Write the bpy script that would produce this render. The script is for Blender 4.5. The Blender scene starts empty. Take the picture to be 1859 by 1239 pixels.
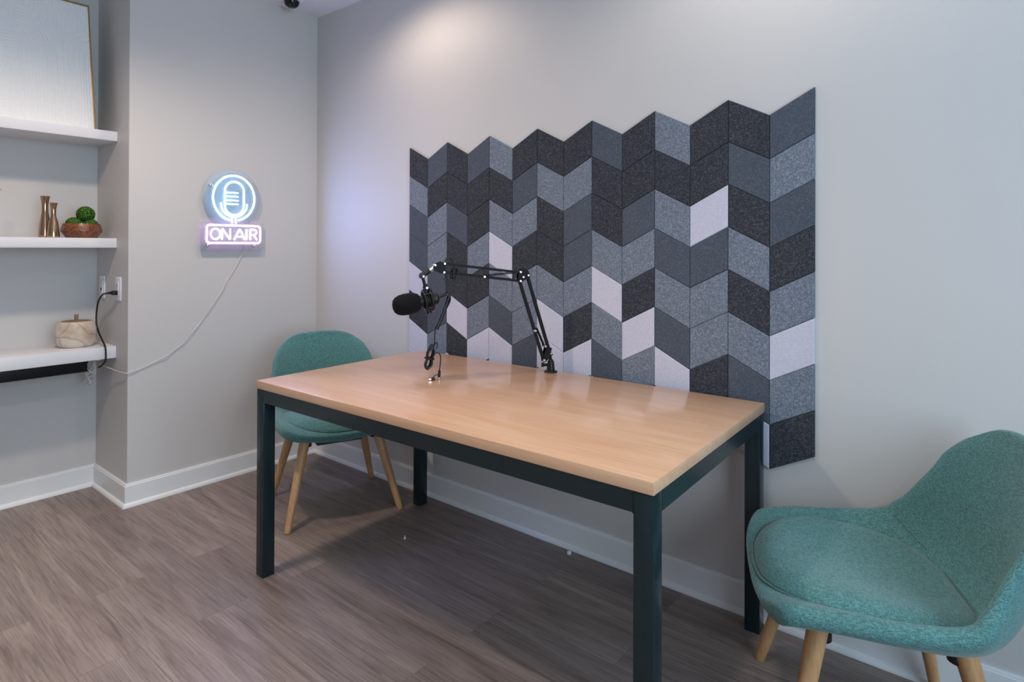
import bpy, bmesh, math, random
from mathutils import Vector, Matrix, noise
R = math.radians
PI = math.pi
random.seed(7)
SC = bpy.context.scene
COL = SC.collection

# ------------------------------------------------------------------ camera
cam_data = bpy.data.cameras.new('camera')
cam = bpy.data.objects.new('camera', cam_data)
COL.objects.link(cam)
cam_data.sensor_fit = 'HORIZONTAL'
cam_data.sensor_width = 36.0
cam_data.lens = 1096.92 / 1859.0 * 36.0
cam_data.shift_y = -(619.5 - 443.98) / 1859.0
cam_data.clip_start = 0.02
yaw, pitch, roll = 0.6818, 0.0049, 0.0033
fwd = Vector((-math.sin(yaw) * math.cos(pitch), math.cos(yaw) * math.cos(pitch), math.sin(pitch)))
rt0 = Vector((math.cos(yaw), math.sin(yaw), 0))
up0 = rt0.cross(fwd)
rt = math.cos(roll) * rt0 + math.sin(roll) * up0
up = -math.sin(roll) * rt0 + math.cos(roll) * up0
cam.matrix_world = Matrix((
    (rt.x, up.x, -fwd.x, 3.373),
    (rt.y, up.y, -fwd.y, -2.1904),
    (rt.z, up.z, -fwd.z, 1.2931),
    (0, 0, 0, 1)))
SC.camera = cam

# ------------------------------------------------------------------ view, sky, lights
SC.view_settings.view_transform = 'Standard'
SC.view_settings.look = 'None'
SC.view_settings.gamma = 1.0
SC.view_settings.use_curve_mapping = False
SC.view_settings.exposure = 0.0
SC.cycles.use_denoising = True
SC.cycles.max_bounces = 8
SC.cycles.diffuse_bounces = 5
SC.cycles.sample_clamp_indirect = 6.0

world = bpy.data.worlds.new('sky')
SC.world = world
world.use_nodes = True
wn = world.node_tree.nodes['Background']
wn.inputs[0].default_value = (0.62, 0.80, 1.0, 1)
wn.inputs[1].default_value = 1.0


def spot(name, loc, energy, color, size=120, blend=0.6, radius=0.08):
    l = bpy.data.lights.new(name, 'SPOT')
    l.energy = energy
    l.color = color
    l.spot_size = R(size)
    l.spot_blend = blend
    l.shadow_soft_size = radius
    o = bpy.data.objects.new(name, l)
    COL.objects.link(o)
    o.location = loc
    return o


WARM = (1.0, 0.82, 0.67)
SOFT = (1.0, 0.92, 0.84)
CEIL = 2.743
DOWNLIGHTS = [   # recessed lamps in the ceiling: x, y, watts, colour, cone
    (1.10, -0.45, 24, WARM, 160),
    (2.75, -0.52, 23, SOFT, 160),
    (1.08, -1.62, 90, WARM, 150),
    (2.75, -1.75, 42, SOFT, 130),
    (0.70, -2.75, 125, SOFT, 85),
    (2.30, -2.95, 85, SOFT, 80),
]
for (x, y, e, c, s) in DOWNLIGHTS:
    spot('downlight_lamp', (x, y, CEIL - 0.03), e, c, s)

# daylight through the window in the right-hand wall
WIN = (-2.9, -0.9, 0.75, 2.35)     # y0, y1, z0, z1
XR = 5.0
al = bpy.data.lights.new('window_daylight', 'AREA')
al.shape = 'RECTANGLE'
al.size = WIN[1] - WIN[0]
al.size_y = WIN[3] - WIN[2]
al.energy = 66
al.color = (0.60, 0.82, 1.0)
alo = bpy.data.objects.new('window_daylight', al)
COL.objects.link(alo)
alo.location = (XR + 0.05, (WIN[0] + WIN[1]) / 2, (WIN[2] + WIN[3]) / 2)
alo.rotation_euler = (R(90), 0, R(90))


# ------------------------------------------------------------------ materials
def srgb(r, g, b):
    def f(c):
        c /= 255.0
        return c / 12.92 if c <= 0.04045 else ((c + 0.055) / 1.055) ** 2.4
    return (f(r), f(g), f(b), 1.0)


class NT:
    def __init__(self, name):
        self.m = bpy.data.materials.new(name)
        self.m.use_nodes = True
        self.t = self.m.node_tree
        self.b = self.t.nodes['Principled BSDF']
        self.out = self.t.nodes['Material Output']

    def n(self, kind, **kw):
        nd = self.t.nodes.new('ShaderNode' + kind)
        for k, v in kw.items():
            setattr(nd, k, v)
        return nd

    def l(self, a, b):
        self.t.links.new(a, b)

    def set(self, **kw):
        for k, v in kw.items():
            self.b.inputs[k.replace('_', ' ')].default_value = v
        return self

    def coords(self, scale=(1, 1, 1), rot=(0, 0, 0), world=False, gen=None):
        mp = self.n('Mapping')
        mp.inputs['Scale'].default_value = scale
        mp.inputs['Rotation'].default_value = rot
        if world:
            g = self.n('NewGeometry')
            self.l(g.outputs['Position'], mp.inputs['Vector'])
        else:
            g = self.n('TexCoord')
            self.l(g.outputs['Object'], mp.inputs['Vector'])
        return mp.outputs['Vector']

    def noise(self, vec, scale, detail=4, rough=0.6, dist=0.0):
        nz = self.n('TexNoise')
        nz.inputs['Scale'].default_value = scale
        nz.inputs['Detail'].default_value = detail
        nz.inputs['Roughness'].default_value = rough
        nz.inputs['Distortion'].default_value = dist
        self.l(vec, nz.inputs['Vector'])
        return nz.outputs['Fac']

    def ramp(self, fac, stops):
        r = self.n('ValToRGB')
        els = r.color_ramp.elements
        while len(els) < len(stops):
            els.new(0.5)
        for e, (p, c) in zip(els, stops):
            e.position = p
            e.color = c
        self.l(fac, r.inputs['Fac'])
        return r.outputs['Color']

    def mix(self, a, b, fac, mode='MIX'):
        mx = self.n('Mix', data_type='RGBA', blend_type=mode)
        for sock, v in ((mx.inputs[0], fac), (mx.inputs[6], a), (mx.inputs[7], b)):
            if hasattr(v, 'is_output'):
                self.l(v, sock)
            else:
                sock.default_value = v
        return mx.outputs[2]

    def bump(self, height, strength=0.2, dist=0.01):
        bp = self.n('Bump')
        bp.inputs['Strength'].default_value = strength
        bp.inputs['Distance'].default_value = dist
        self.l(height, bp.inputs['Height'])
        self.l(bp.outputs['Normal'], self.b.inputs['Normal'])

    def color(self, sock):
        self.l(sock, self.b.inputs['Base Color'])


def plain(name, c, rough=0.5, metal=0.0, spec=0.5, nscale=40, var=0.06, bump=0.0):
    m = NT(name).set(Roughness=rough, Metallic=metal, Specular_IOR_Level=spec)
    v = m.coords()
    f = m.noise(v, nscale, 3)
    lo = tuple(x * (1 - var) for x in c[:3]) + (1,)
    hi = tuple(min(1, x * (1 + var)) for x in c[:3]) + (1,)
    m.color(m.ramp(f, [(0.3, lo), (0.7, hi)]))
    if bump:
        m.bump(f, bump, 0.002)
    return m.m


def mat_paint(name, c, rough=0.55):
    m = NT(name).set(Roughness=rough, Specular_IOR_Level=0.35)
    v = m.coords(world=True)
    f = m.noise(v, 1.3, 2)
    m.color(m.ramp(f, [(0.3, tuple(x * 0.985 for x in c[:3]) + (1,)), (0.7, c)]))
    m.bump(m.noise(v, 260, 3), 0.06, 0.002)
    return m.m


def mat_felt(name, c, speck, var):
    m = NT(name).set(Roughness=0.95, Specular_IOR_Level=0.15)
    v = m.coords(world=True)
    f1 = m.noise(v, 230, 3, 0.7)
    f2 = m.noise(v, 6, 2)
    lo = tuple(x * (1 - var) for x in c[:3]) + (1,)
    col = m.ramp(f1, [(0.36, lo), (0.52, c), (0.68, speck)])
    col2 = m.mix(col, (0.93, 0.95, 1, 1), m.ramp(f2, [(0.35, (0, 0, 0, 1)), (0.65, (0.6, 0.6, 0.6, 1))]), 'MULTIPLY')
    m.color(col2)
    m.bump(f1, 0.35, 0.002)
    return m.m


def mat_floor():
    m = NT('vinyl_plank_floor').set(Specular_IOR_Level=0.4)
    v = m.coords(world=True)
    br = m.n('TexBrick')
    br.offset = 0.37
    br.offset_frequency = 2
    br.inputs['Scale'].default_value = 1.0
    br.inputs['Mortar Size'].default_value = 0.0008
    br.inputs['Mortar Smooth'].default_value = 0.3
    br.inputs['Bias'].default_value = 0.0
    br.inputs['Brick Width'].default_value = 1.22
    br.inputs['Row Height'].default_value = 0.178
    br.inputs['Color1'].default_value = (0, 0, 0, 1)
    br.inputs['Color2'].default_value = (1, 1, 1, 1)
    br.inputs['Mortar'].default_value = (0.5, 0.5, 0.5, 1)
    m.l(v, br.inputs['Vector'])
    # each plank gets its own stretch of grain
    add = m.n('VectorMath', operation='MULTIPLY_ADD')
    m.l(br.outputs['Color'], add.inputs[0])
    add.inputs[1].default_value = (7.3, 5.1, 3.7)
    m.l(v, add.inputs[2])
    mp = m.n('Mapping')
    mp.inputs['Scale'].default_value = (0.55, 6.0, 1)
    m.l(add.outputs[0], mp.inputs['Vector'])
    g1 = m.noise(mp.outputs['Vector'], 2.2, 5, 0.62, 1.1)
    mp2 = m.n('Mapping')
    mp2.inputs['Scale'].default_value = (2.0, 60.0, 1)
    m.l(add.outputs[0], mp2.inputs['Vector'])
    g2 = m.noise(mp2.outputs['Vector'], 2.6, 5, 0.7, 0.4)
    base = m.ramp(g1, [(0.28, srgb(108, 94, 88)), (0.42, srgb(128, 115, 110)), (0.56, srgb(139, 126, 121)), (0.74, srgb(158, 146, 140))])
    fine = m.ramp(g2, [(0.36, (0.54, 0.52, 0.51, 1)), (0.54, (1, 1, 1, 1))])
    col = m.mix(base, fine, 0.7, 'MULTIPLY')
    tint = m.ramp(br.outputs['Color'], [(0.0, (0.86, 0.85, 0.85, 1)), (1.0, (1.08, 1.06, 1.03, 1))])
    col = m.mix(col, tint, 1.0, 'MULTIPLY')
    col = m.mix(col, srgb(100, 86, 79), br.outputs['Fac'])
    m.color(col)
    rr = m.ramp(g2, [(0.3, (0.50, 0.50, 0.50, 1)), (0.7, (0.38, 0.38, 0.38, 1))])
    m.l(rr, m.b.inputs['Roughness'])
    m.bump(g2, 0.10, 0.002)
    return m.m


def mat_wood(name, stops, axis, grain=1.0, rough=0.35, coat=0.0, fine_dark=0.8):
    """axis: 0,1,2 = direction of the grain in object space"""
    m = NT(name).set(Roughness=rough, Specular_IOR_Level=0.5, Coat_Weight=coat, Coat_Roughness=0.12)
    s1 = [7.0, 7.0, 7.0]
    s1[axis] = 0.8
    s2 = [90.0, 90.0, 90.0]
    s2[axis] = 3.0
    f1 = m.noise(m.coords(tuple(x * grain for x in s1)), 1.0, 5, 0.55, 0.9)
    f2 = m.noise(m.coords(tuple(x * grain for x in s2)), 1.0, 4, 0.65, 0.3)
    base = m.ramp(f1, stops)
    fine = m.ramp(f2, [(0.34, (fine_dark,) * 3 + (1,)), (0.55, (1, 1, 1, 1))])
    m.color(m.mix(base, fine, 0.8, 'MULTIPLY'))
    return m.m


def mat_fabric(name, c):
    m = NT(name).set(Roughness=0.85, Specular_IOR_Level=0.2, Sheen_Weight=0.25, Sheen_Roughness=0.5)
    a = m.noise(m.coords((1.0, 0.12, 0.5), (0.3, 0.2, 0.5)), 620, 2, 0.6)
    b = m.noise(m.coords((0.12, 1.0, 0.5), (0.2, 0.4, 0.5)), 620, 2, 0.6)
    w = m.mix(a, b, 0.5)
    lo = tuple(x * 0.55 for x in c[:3]) + (1,)
    hi = tuple(min(1, x * 1.55) for x in c[:3]) + (1,)
    m.color(m.ramp(w, [(0.38, lo), (0.50, c), (0.62, hi)]))
    m.bump(w, 0.3, 0.0015)
    return m.m


def mat_emit(name, c, strength):
    m = NT(name)
    m.set(Base_Color=(0.9, 0.9, 0.9, 1), Roughness=0.4)
    v = m.coords(world=True)
    f = m.noise(v, 8, 1)
    m.l(m.ramp(f, [(0.0, c), (1.0, tuple(x * 0.97 for x in c[:3]) + (1,))]), m.b.inputs['Emission Color'])
    m.b.inputs['Emission Strength'].default_value = strength
    return m.m


def mat_acrylic(name):
    m = NT(name)
    tr = m.n('BsdfTransparent')
    tr.inputs[0].default_value = (0.97, 0.98, 1.0, 1)
    tl = m.n('BsdfTranslucent')
    tl.inputs[0].default_value = (0.9, 0.93, 1.0, 1)
    gl = m.n('BsdfGlossy')
    gl.inputs['Roughness'].default_value = 0.08
    s1 = m.n('MixShader')
    s1.inputs[0].default_value = 0.04
    m.l(tr.outputs[0], s1.inputs[1])
    m.l(tl.outputs[0], s1.inputs[2])
    s2 = m.n('MixShader')
    fr = m.n('Fresnel')
    fr.inputs['IOR'].default_value = 1.35
    m.l(fr.outputs[0], s2.inputs[0])
    m.l(s1.outputs[0], s2.inputs[1])
    m.l(gl.outputs[0], s2.inputs[2])
    m.l(s2.outputs[0], m.out.inputs['Surface'])
    return m.m


M = {}
M['wall'] = mat_paint('greige_wall_paint', srgb(200, 197, 195))
M['ceiling'] = mat_paint('white_ceiling_paint', srgb(232, 233, 240), 0.8)
M['trim'] = mat_paint('white_trim_paint', srgb(226, 227, 228), 0.35)
M['shelf'] = mat_paint('white_shelf_paint', srgb(226, 226, 230), 0.4)
M['floor'] = mat_floor()
M['felt_black'] = mat_felt('charcoal_felt', srgb(58, 60, 66), srgb(92, 94, 101), 0.38)
M['felt_dark'] = mat_felt('slate_felt', srgb(79, 85, 95), srgb(98, 105, 115), 0.18)
M['felt_mid'] = mat_felt('heather_grey_felt', srgb(113, 121, 133), srgb(150, 157, 169), 0.30)
M['felt_white'] = mat_felt('pale_lavender_felt', srgb(196, 195, 208), srgb(208, 207, 218), 0.06)
M['table_wood'] = mat_wood('maple_tabletop', [(0.25, srgb(206, 158, 122)), (0.48, srgb(214, 169, 134)), (0.72, srgb(221, 180, 146))], 0, 1.5, 0.28, 0.4, 0.86)
M['oak'] = mat_wood('oak_leg', [(0.3, srgb(176, 128, 84)), (0.5, srgb(198, 150, 104)), (0.7, srgb(210, 166, 120))], 2, 1.6, 0.45, 0.0, 0.78)
M['steel'] = plain('dark_teal_powder_coat', srgb(25, 40, 44), 0.2, 0.0, 0.38, 30, 0.05)
M['fabric'] = mat_fabric('teal_woven_fabric', srgb(80, 123, 121))
M['seam'] = mat_fabric('teal_seam_fabric', srgb(72, 112, 110))
M['underframe'] = plain('black_underframe', srgb(18, 18, 20), 0.5)
M['black'] = plain('black_plastic', srgb(17, 17, 19), 0.42, 0.0, 0.35)
M['black_metal'] = plain('black_powder_metal', srgb(13, 13, 14), 0.55, 0.0, 0.22)
M['foam'] = plain('black_foam', srgb(19, 19, 21), 0.95, 0, 0.2, 500, 0.5, 0.5)
M['cable'] = plain('black_cable_rubber', srgb(14, 14, 16), 0.42)
M['chrome'] = plain('bright_nickel', srgb(225, 220, 210), 0.22, 1.0)
M['white_plastic'] = plain('white_plastic', srgb(232, 232, 236), 0.35)
M['slot'] = plain('dark_slot', srgb(30, 30, 34), 0.6)
M['clear_wire'] = plain('clear_white_wire', srgb(214, 208, 204), 0.3)
M['gold'] = plain('brushed_gold', srgb(186, 142, 86), 0.35, 0.6)
M['bronze'] = plain('polished_bronze', srgb(186, 152, 122), 0.16, 1.0, 0.5, 60, 0.12)
M['bowl_wood'] = mat_wood('acacia_bowl', [(0.36, srgb(50, 25, 14)), (0.44, srgb(112, 62, 38)), (0.52, srgb(150, 92, 60)), (0.60, srgb(84, 45, 27)), (0.68, srgb(132, 76, 48))], 0, 4.5, 0.35, 0.15, 0.6)
M['neon_blue'] = mat_emit('neon_blue', (0.26, 0.64, 1.0, 1), 10.0)
M['neon_pink'] = mat_emit('neon_pink', (1.0, 0.42, 0.98, 1), 7.5)
M['neon_white'] = mat_emit('neon_violet_white', (0.86, 0.80, 1.0, 1), 6.0)
M['acrylic'] = mat_acrylic('clear_acrylic')


def mat_moss():
    m = NT('green_moss').set(Roughness=0.95, Specular_IOR_Level=0.1)
    f = m.noise(m.coords(), 130, 4, 0.7)
    m.color(m.ramp(f, [(0.35, srgb(24, 46, 18)), (0.5, srgb(52, 88, 32)), (0.68, srgb(108, 148, 66))]))
    m.bump(f, 0.6, 0.004)
    return m.m


def mat_pot():
    m = NT('veined_cream_stone').set(Roughness=0.45, Specular_IOR_Level=0.4)
    v = m.coords()
    f = m.noise(v, 16, 3, 0.5)
    base = m.ramp(f, [(0.3, srgb(186, 164, 142)), (0.6, srgb(216, 202, 188))])
    vo = m.n('TexVoronoi', feature='DISTANCE_TO_EDGE')
    vo.inputs['Scale'].default_value = 7.5
    mp = m.n('VectorMath', operation='ADD')
    nz = m.n('TexNoise')
    nz.inputs['Scale'].default_value = 14
    sc = m.n('VectorMath', operation='SCALE')
    sc.inputs['Scale'].default_value = 0.05
    m.l(v, nz.inputs['Vector'])
    m.l(nz.outputs['Color'], sc.inputs[0])
    m.l(v, mp.inputs[0])
    m.l(sc.outputs[0], mp.inputs[1])
    m.l(mp.outputs[0], vo.inputs['Vector'])
    vein = m.ramp(vo.outputs['Distance'], [(0.0, (0.6, 0.6, 0.6, 1)), (0.012, (0.3, 0.3, 0.3, 1)), (0.05, (0, 0, 0, 1))])
    m.color(m.mix(base, srgb(140, 108, 82), vein))
    return m.m


M['moss'] = mat_moss()
M['pot'] = mat_pot()
M['pot_lid'] = mat_wood('brown_pot_lid', [(0.3, srgb(116, 88, 66)), (0.7, srgb(158, 128, 100))], 0, 3.0, 0.5)
M['plaster'] = plain('white_textured_plaster', srgb(236, 236, 235), 0.8, 0, 0.2, 300, 0.03, 0.1)
M['glass'] = None


def mat_glass():
    m = NT('window_glass')
    tr = m.n('BsdfTransparent')
    gl = m.n('BsdfGlossy')
    gl.inputs['Roughness'].default_value = 0.02
    fr = m.n('Fresnel')
    fr.inputs['IOR'].default_value = 1.45
    mx = m.n('MixShader')
    m.l(fr.outputs[0], mx.inputs[0])
    m.l(tr.outputs[0], mx.inputs[1])
    m.l(gl.outputs[0], mx.inputs[2])
    m.l(mx.outputs[0], m.out.inputs['Surface'])
    return m.m


M['glass'] = mat_glass()
M['black_glass'] = plain('smoked_dome', srgb(8, 9, 14), 0.06)


# ------------------------------------------------------------------ mesh helpers
def add_box(bm, lo, hi, bevel=0.0, seg=2):
    c = [(a + b) / 2 for a, b in zip(lo, hi)]
    s = [abs(b - a) for a, b in zip(lo, hi)]
    r = bmesh.ops.create_cube(bm, size=1.0, matrix=Matrix.Translation(c) @ Matrix.Diagonal((s[0], s[1], s[2], 1)))
    if bevel > 0:
        es = list({e for v in r['verts'] for e in v.link_edges})
        bmesh.ops.bevel(bm, geom=es, offset=bevel, segments=seg, profile=0.5, affect='EDGES')


def frame_of(d):
    d = d.normalized()
    a = Vector((0, 0, 1)) if abs(d.z) < 0.9 else Vector((1, 0, 0))
    x = d.cross(a).normalized()
    return x, d.cross(x).normalized()


def add_tube(bm, pts, r, n=10, caps=True, closed=False):
    pts = [Vector(p) for p in pts]
    N = len(pts)
    rs = r if isinstance(r, (list, tuple)) else [r] * N
    rings = []
    x = None
    for i in range(N):
        if closed:
            d = pts[(i + 1) % N] - pts[i - 1]
        else:
            d = pts[min(i + 1, N - 1)] - pts[max(i - 1, 0)]
        d = d.normalized()
        if x is None:
            x, y = frame_of(d)
        else:
            x = (x - d * x.dot(d))
            x = x.normalized() if x.length > 1e-6 else frame_of(d)[0]
            y = d.cross(x).normalized()
        rings.append([bm.verts.new(pts[i] + (x * math.cos(2 * PI * k / n) + y * math.sin(2 * PI * k / n)) * rs[i]) for k in range(n)])
    for i in range(N if closed else N - 1):
        a, b = rings[i], rings[(i + 1) % N]
        for k in range(n):
            bm.faces.new((a[k], a[(k + 1) % n], b[(k + 1) % n], b[k]))
    if caps and not closed:
        bm.faces.new(list(reversed(rings[0])))
        bm.faces.new(rings[-1])


def add_cyl(bm, a, b, r0, r1=None, n=20):
    add_tube(bm, [a, b], [r0, r0 if r1 is None else r1], n)


def add_lathe(bm, prof, n=40, center=(0, 0, 0), axis=None, seg_cap=True):
    """prof: (radius, height) pairs along +Z, or along axis"""
    c = Vector(center)
    if axis is None:
        X, Y, Z = Vector((1, 0, 0)), Vector((0, 1, 0)), Vector((0, 0, 1))
    else:
        Z = Vector(axis).normalized()
        X, Y = frame_of(Z)
    rings = []
    for (r, h) in prof:
        if r < 1e-6:
            rings.append([bm.verts.new(c + Z * h)])
        else:
            rings.append([bm.verts.new(c + Z * h + (X * math.cos(2 * PI * k / n) + Y * math.sin(2 * PI * k / n)) * r) for k in range(n)])
    for a, b in zip(rings[:-1], rings[1:]):
        if len(a) == 1 and len(b) == 1:
            continue
        for k in range(n):
            k2 = (k + 1) % n
            if len(a) == 1:
                bm.faces.new((a[0], b[k2], b[k]))
            elif len(b) == 1:
                bm.faces.new((a[k], a[k2], b[0]))
            else:
                bm.faces.new((a[k], a[k2], b[k2], b[k]))
    if seg_cap:
        if len(rings[0]) > 1:
            bm.faces.new(list(reversed(rings[0])))
        if len(rings[-1]) > 1:
            bm.faces.new(rings[-1])


def add_prism(bm, poly, direction):
    """poly: 3D points (planar), extruded by direction"""
    d = Vector(direction)
    a = [bm.verts.new(Vector(p)) for p in poly]
    b = [bm.verts.new(Vector(p) + d) for p in poly]
    n = len(poly)
    bm.faces.new(a)
    bm.faces.new(list(reversed(b)))
    for i in range(n):
        bm.faces.new((a[i], b[i], b[(i + 1) % n], a[(i + 1) % n]))


def obj(name, bm, mat, parent=None, smooth=False, recalc=True, angle=None):
    if recalc:
        bmesh.ops.recalc_face_normals(bm, faces=bm.faces)
    me = bpy.data.meshes.new(name)
    bm.to_mesh(me)
    bm.free()
    me.materials.append(mat)
    if smooth:
        for p in me.polygons:
            p.use_smooth = True
        if angle is not None:
            me.set_sharp_from_angle(angle=R(angle))
    o = bpy.data.objects.new(name, me)
    COL.objects.link(o)
    if parent is not None:
        o.parent = parent
    return o


def tag(o, label, cat, group=None):
    o['label'] = label
    o['category'] = cat
    if group:
        o['group'] = group
    return o


def thing(name, label, cat, loc=(0, 0, 0), rz=0.0, group=None):
    o = bpy.data.objects.new(name, None)
    o.empty_display_size = 0.1
    COL.objects.link(o)
    o.location = loc
    o.rotation_euler = (0, 0, rz)
    return tag(o, label, cat, group)


def struct(name, bm, mat, smooth=False):
    o = obj(name, bm, mat, None, smooth, True, 30 if smooth else None)
    o['kind'] = 'structure'
    return o


def box_struct(name, lo, hi, mat, bevel=0.0):
    bm = bmesh.new()
    add_box(bm, lo, hi, bevel)
    return struct(name, bm, mat)


def catmull(pts, sub=8):
    P = [Vector(p) for p in pts]
    out = []
    for i in range(len(P) - 1):
        p0, p1, p2, p3 = P[max(i - 1, 0)], P[i], P[i + 1], P[min(i + 2, len(P) - 1)]
        for k in range(sub):
            t = k / sub
            out.append(0.5 * ((2 * p1) + (p2 - p0) * t + (2 * p0 - 5 * p1 + 4 * p2 - p3) * t * t + (3 * p1 - p0 - 3 * p2 + p3) * t ** 3))
    out.append(P[-1])
    return out


# ------------------------------------------------------------------ the room
AL = -1.06       # y of the side wall of the shelf alcove
AD = -0.4532     # x of the back of the alcove
YB = -4.6        # wall behind the camera
T = 0.12
box_struct('floor', (AD - T, YB - T, -0.1), (XR + T, T, 0.0), M['floor'])
box_struct('ceiling', (AD - T, YB - T, CEIL), (XR + T, T, CEIL + 0.1), M['ceiling'])
box_struct('wall_back', (AD - T, 0.0, 0.0), (XR + T, T, CEIL), M['wall'])
box_struct('wall_left', (AD - T, AL, 0.0), (0.0, 0.0, CEIL), M['wall'])
box_struct('wall_alcove', (AD - T, YB, 0.0), (AD, AL, CEIL), M['wall'])
box_struct('wall_rear', (AD - T, YB - T, 0.0), (XR + T, YB, CEIL), M['wall'])
# right-hand wall with the window opening
bm = bmesh.new()
add_box(bm, (XR, YB, 0), (XR + T, WIN[0], CEIL))
add_box(bm, (XR, WIN[1], 0), (XR + T, 0, CEIL))
add_box(bm, (XR, WIN[0], 0), (XR + T, WIN[1], WIN[2]))
add_box(bm, (XR, WIN[0], WIN[3]), (XR + T, WIN[1], CEIL))
struct('wall_right', bm, M['wall'])
bm = bmesh.new()
y0, y1, z0, z1 = WIN
w = 0.05
for lo, hi in (((y0, z0), (y1, z0 + w)), ((y0, z1 - w), (y1, z1)), ((y0, z0 + w), (y0 + w, z1 - w)), ((y1 - w, z0 + w), (y1, z1 - w)),
               (((y0 + y1) / 2 - w / 2, z0 + w), ((y0 + y1) / 2 + w / 2, z1 - w))):
    add_box(bm, (XR + 0.07, lo[0], lo[1]), (XR + 0.11, hi[0], hi[1]))
win = struct('window_1', bm, M['trim'])


# baseboards: flat board with a bevelled top lip and a quarter-round shoe
BH = 0.112


def baseboard(name, a, b, nrm, ext0=0.0, ext1=0.0):
    a, b, nrm = Vector(a), Vector(b), Vector(nrm)
    d = (b - a).normalized()
    prof = [(0, 0), (0.026, 0), (0.0255, 0.006), (0.022, 0.014), (0.016, 0.019), (0.0135, 0.020), (0.0135, BH - 0.010),
            (0.012, BH - 0.0085), (0.010, BH - 0.008), (0.010, BH - 0.003), (0.008, BH), (0, BH)]
    bm = bmesh.new()
    rows = []
    for p, e in ((a, -ext0), (b, ext1)):
        # mitre: the end of each profile point shifts with its depth
        rows.append([bm.verts.new(p + nrm * x + d * (e * x / 0.026) + Vector((0, 0, z))) for x, z in prof])
    n = len(prof)
    for i in range(n):
        bm.faces.new((rows[0][i], rows[0][(i + 1) % n], rows[1][(i + 1) % n], rows[1][i]))
    bm.faces.new(rows[0])
    bm.faces.new(list(reversed(rows[1])))
    return struct(name, bm, M['trim'])


baseboard('baseboard_back', (0, 0, 0), (XR, 0, 0), (0, -1, 0), -0.026, 0)
baseboard('baseboard_left', (0, AL, 0), (0, 0, 0), (1, 0, 0), 0.026, -0.026)
baseboard('baseboard_return', (AD, AL, 0), (0, AL, 0), (0, -1, 0), -0.026, 0.026)
baseboard('baseboard_alcove', (AD, YB, 0), (AD, AL, 0), (1, 0, 0), 0, -0.026)

# ------------------------------------------------------------------ felt wall tiles
PX0, PW, PZT, PS, PR = 0.8895, 0.1430, 1.8284, 0.1531, 0.0736
TH = 0.011
COLS = [
    'KMDDWKWW', 'DKMMDDMW', 'KKDKKWKW', 'DKKMKMWK', 'MKMWMDWW', 'KDMKMMDM', 'KMKKMWWD',
    'KMDDMKWM', 'DKKMWMDW', 'KKDMKWMD', 'MKMDMDWK', 'KKWDMMKM', 'KDKMKMDW', 'DMDKMWMK']
FELT = {'K': ('felt_black', 'charcoal'), 'D': ('felt_dark', 'slate grey'), 'M': ('felt_mid', 'heather grey'), 'W': ('felt_white', 'pale lavender')}
ORD = ['first', 'second', 'third', 'fourth', 'fifth', 'sixth', 'seventh', 'eighth', 'ninth', 'tenth', 'eleventh', 'twelfth', 'thirteenth', 'fourteenth']
_tile_mesh = {}


def tile_mesh(kind, rising):
    key = (kind, rising)
    if key in _tile_mesh:
        return _tile_mesh[key]
    g = 0.0006
    b = 0.0028
    w, s, r = PW / 2 - g, PS / 2 - g, PR
    # outline in local (x, z): left edge and right edge vertical
    l, rr = (-r / 2, r / 2) if rising else (r / 2, -r / 2)
    def ring(inset, y):
        ww, ss = w - inset, s - inset * 1.15
        k = ww / w
        return [(-ww, y, l * k - ss), (ww, y, rr * k - ss), (ww, y, rr * k + ss), (-ww, y, l * k + ss)]
    bm = bmesh.new()
    rows = [[bm.verts.new(p) for p in ring(i, y)] for i, y in ((0, 0), (0, -TH + b), (b * 0.35, -TH + b * 0.35), (b, -TH))]
    for a, c in zip(rows[:-1], rows[1:]):
        for i in range(4):
            bm.faces.new((a[i], a[(i + 1) % 4], c[(i + 1) % 4], c[i]))
    bm.faces.new(rows[0])
    bm.faces.new(rows[-1])
    bmesh.ops.recalc_face_normals(bm, faces=bm.faces)
    me = bpy.data.meshes.new('felt_tile')
    bm.to_mesh(me)
    bm.free()
    me.materials.append(M[FELT[kind][0]])
    _tile_mesh[key] = me
    return me


for ci, colstr in enumerate(COLS):
    rising = (ci % 2 == 1)
    for ri, kind in enumerate(colstr):
        o = bpy.data.objects.new('felt_tile', tile_mesh(kind, rising))
        COL.objects.link(o)
        o.location = (PX0 + (ci + 0.5) * PW, -0.0003, PZT - PR / 2 - (ri + 0.5) * PS)
        place = 'top' if ri == 0 else ('bottom' if ri == 7 else ORD[ri] + ' from top')
        colname = 'leftmost column' if ci == 0 else ('rightmost column' if ci == 13 else ORD[ci] + ' column from left')
        tag(o, f'{FELT[kind][1]} felt wall tile, {place} of the {colname}', 'wall tile', 'felt acoustic wall tiles')

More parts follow.
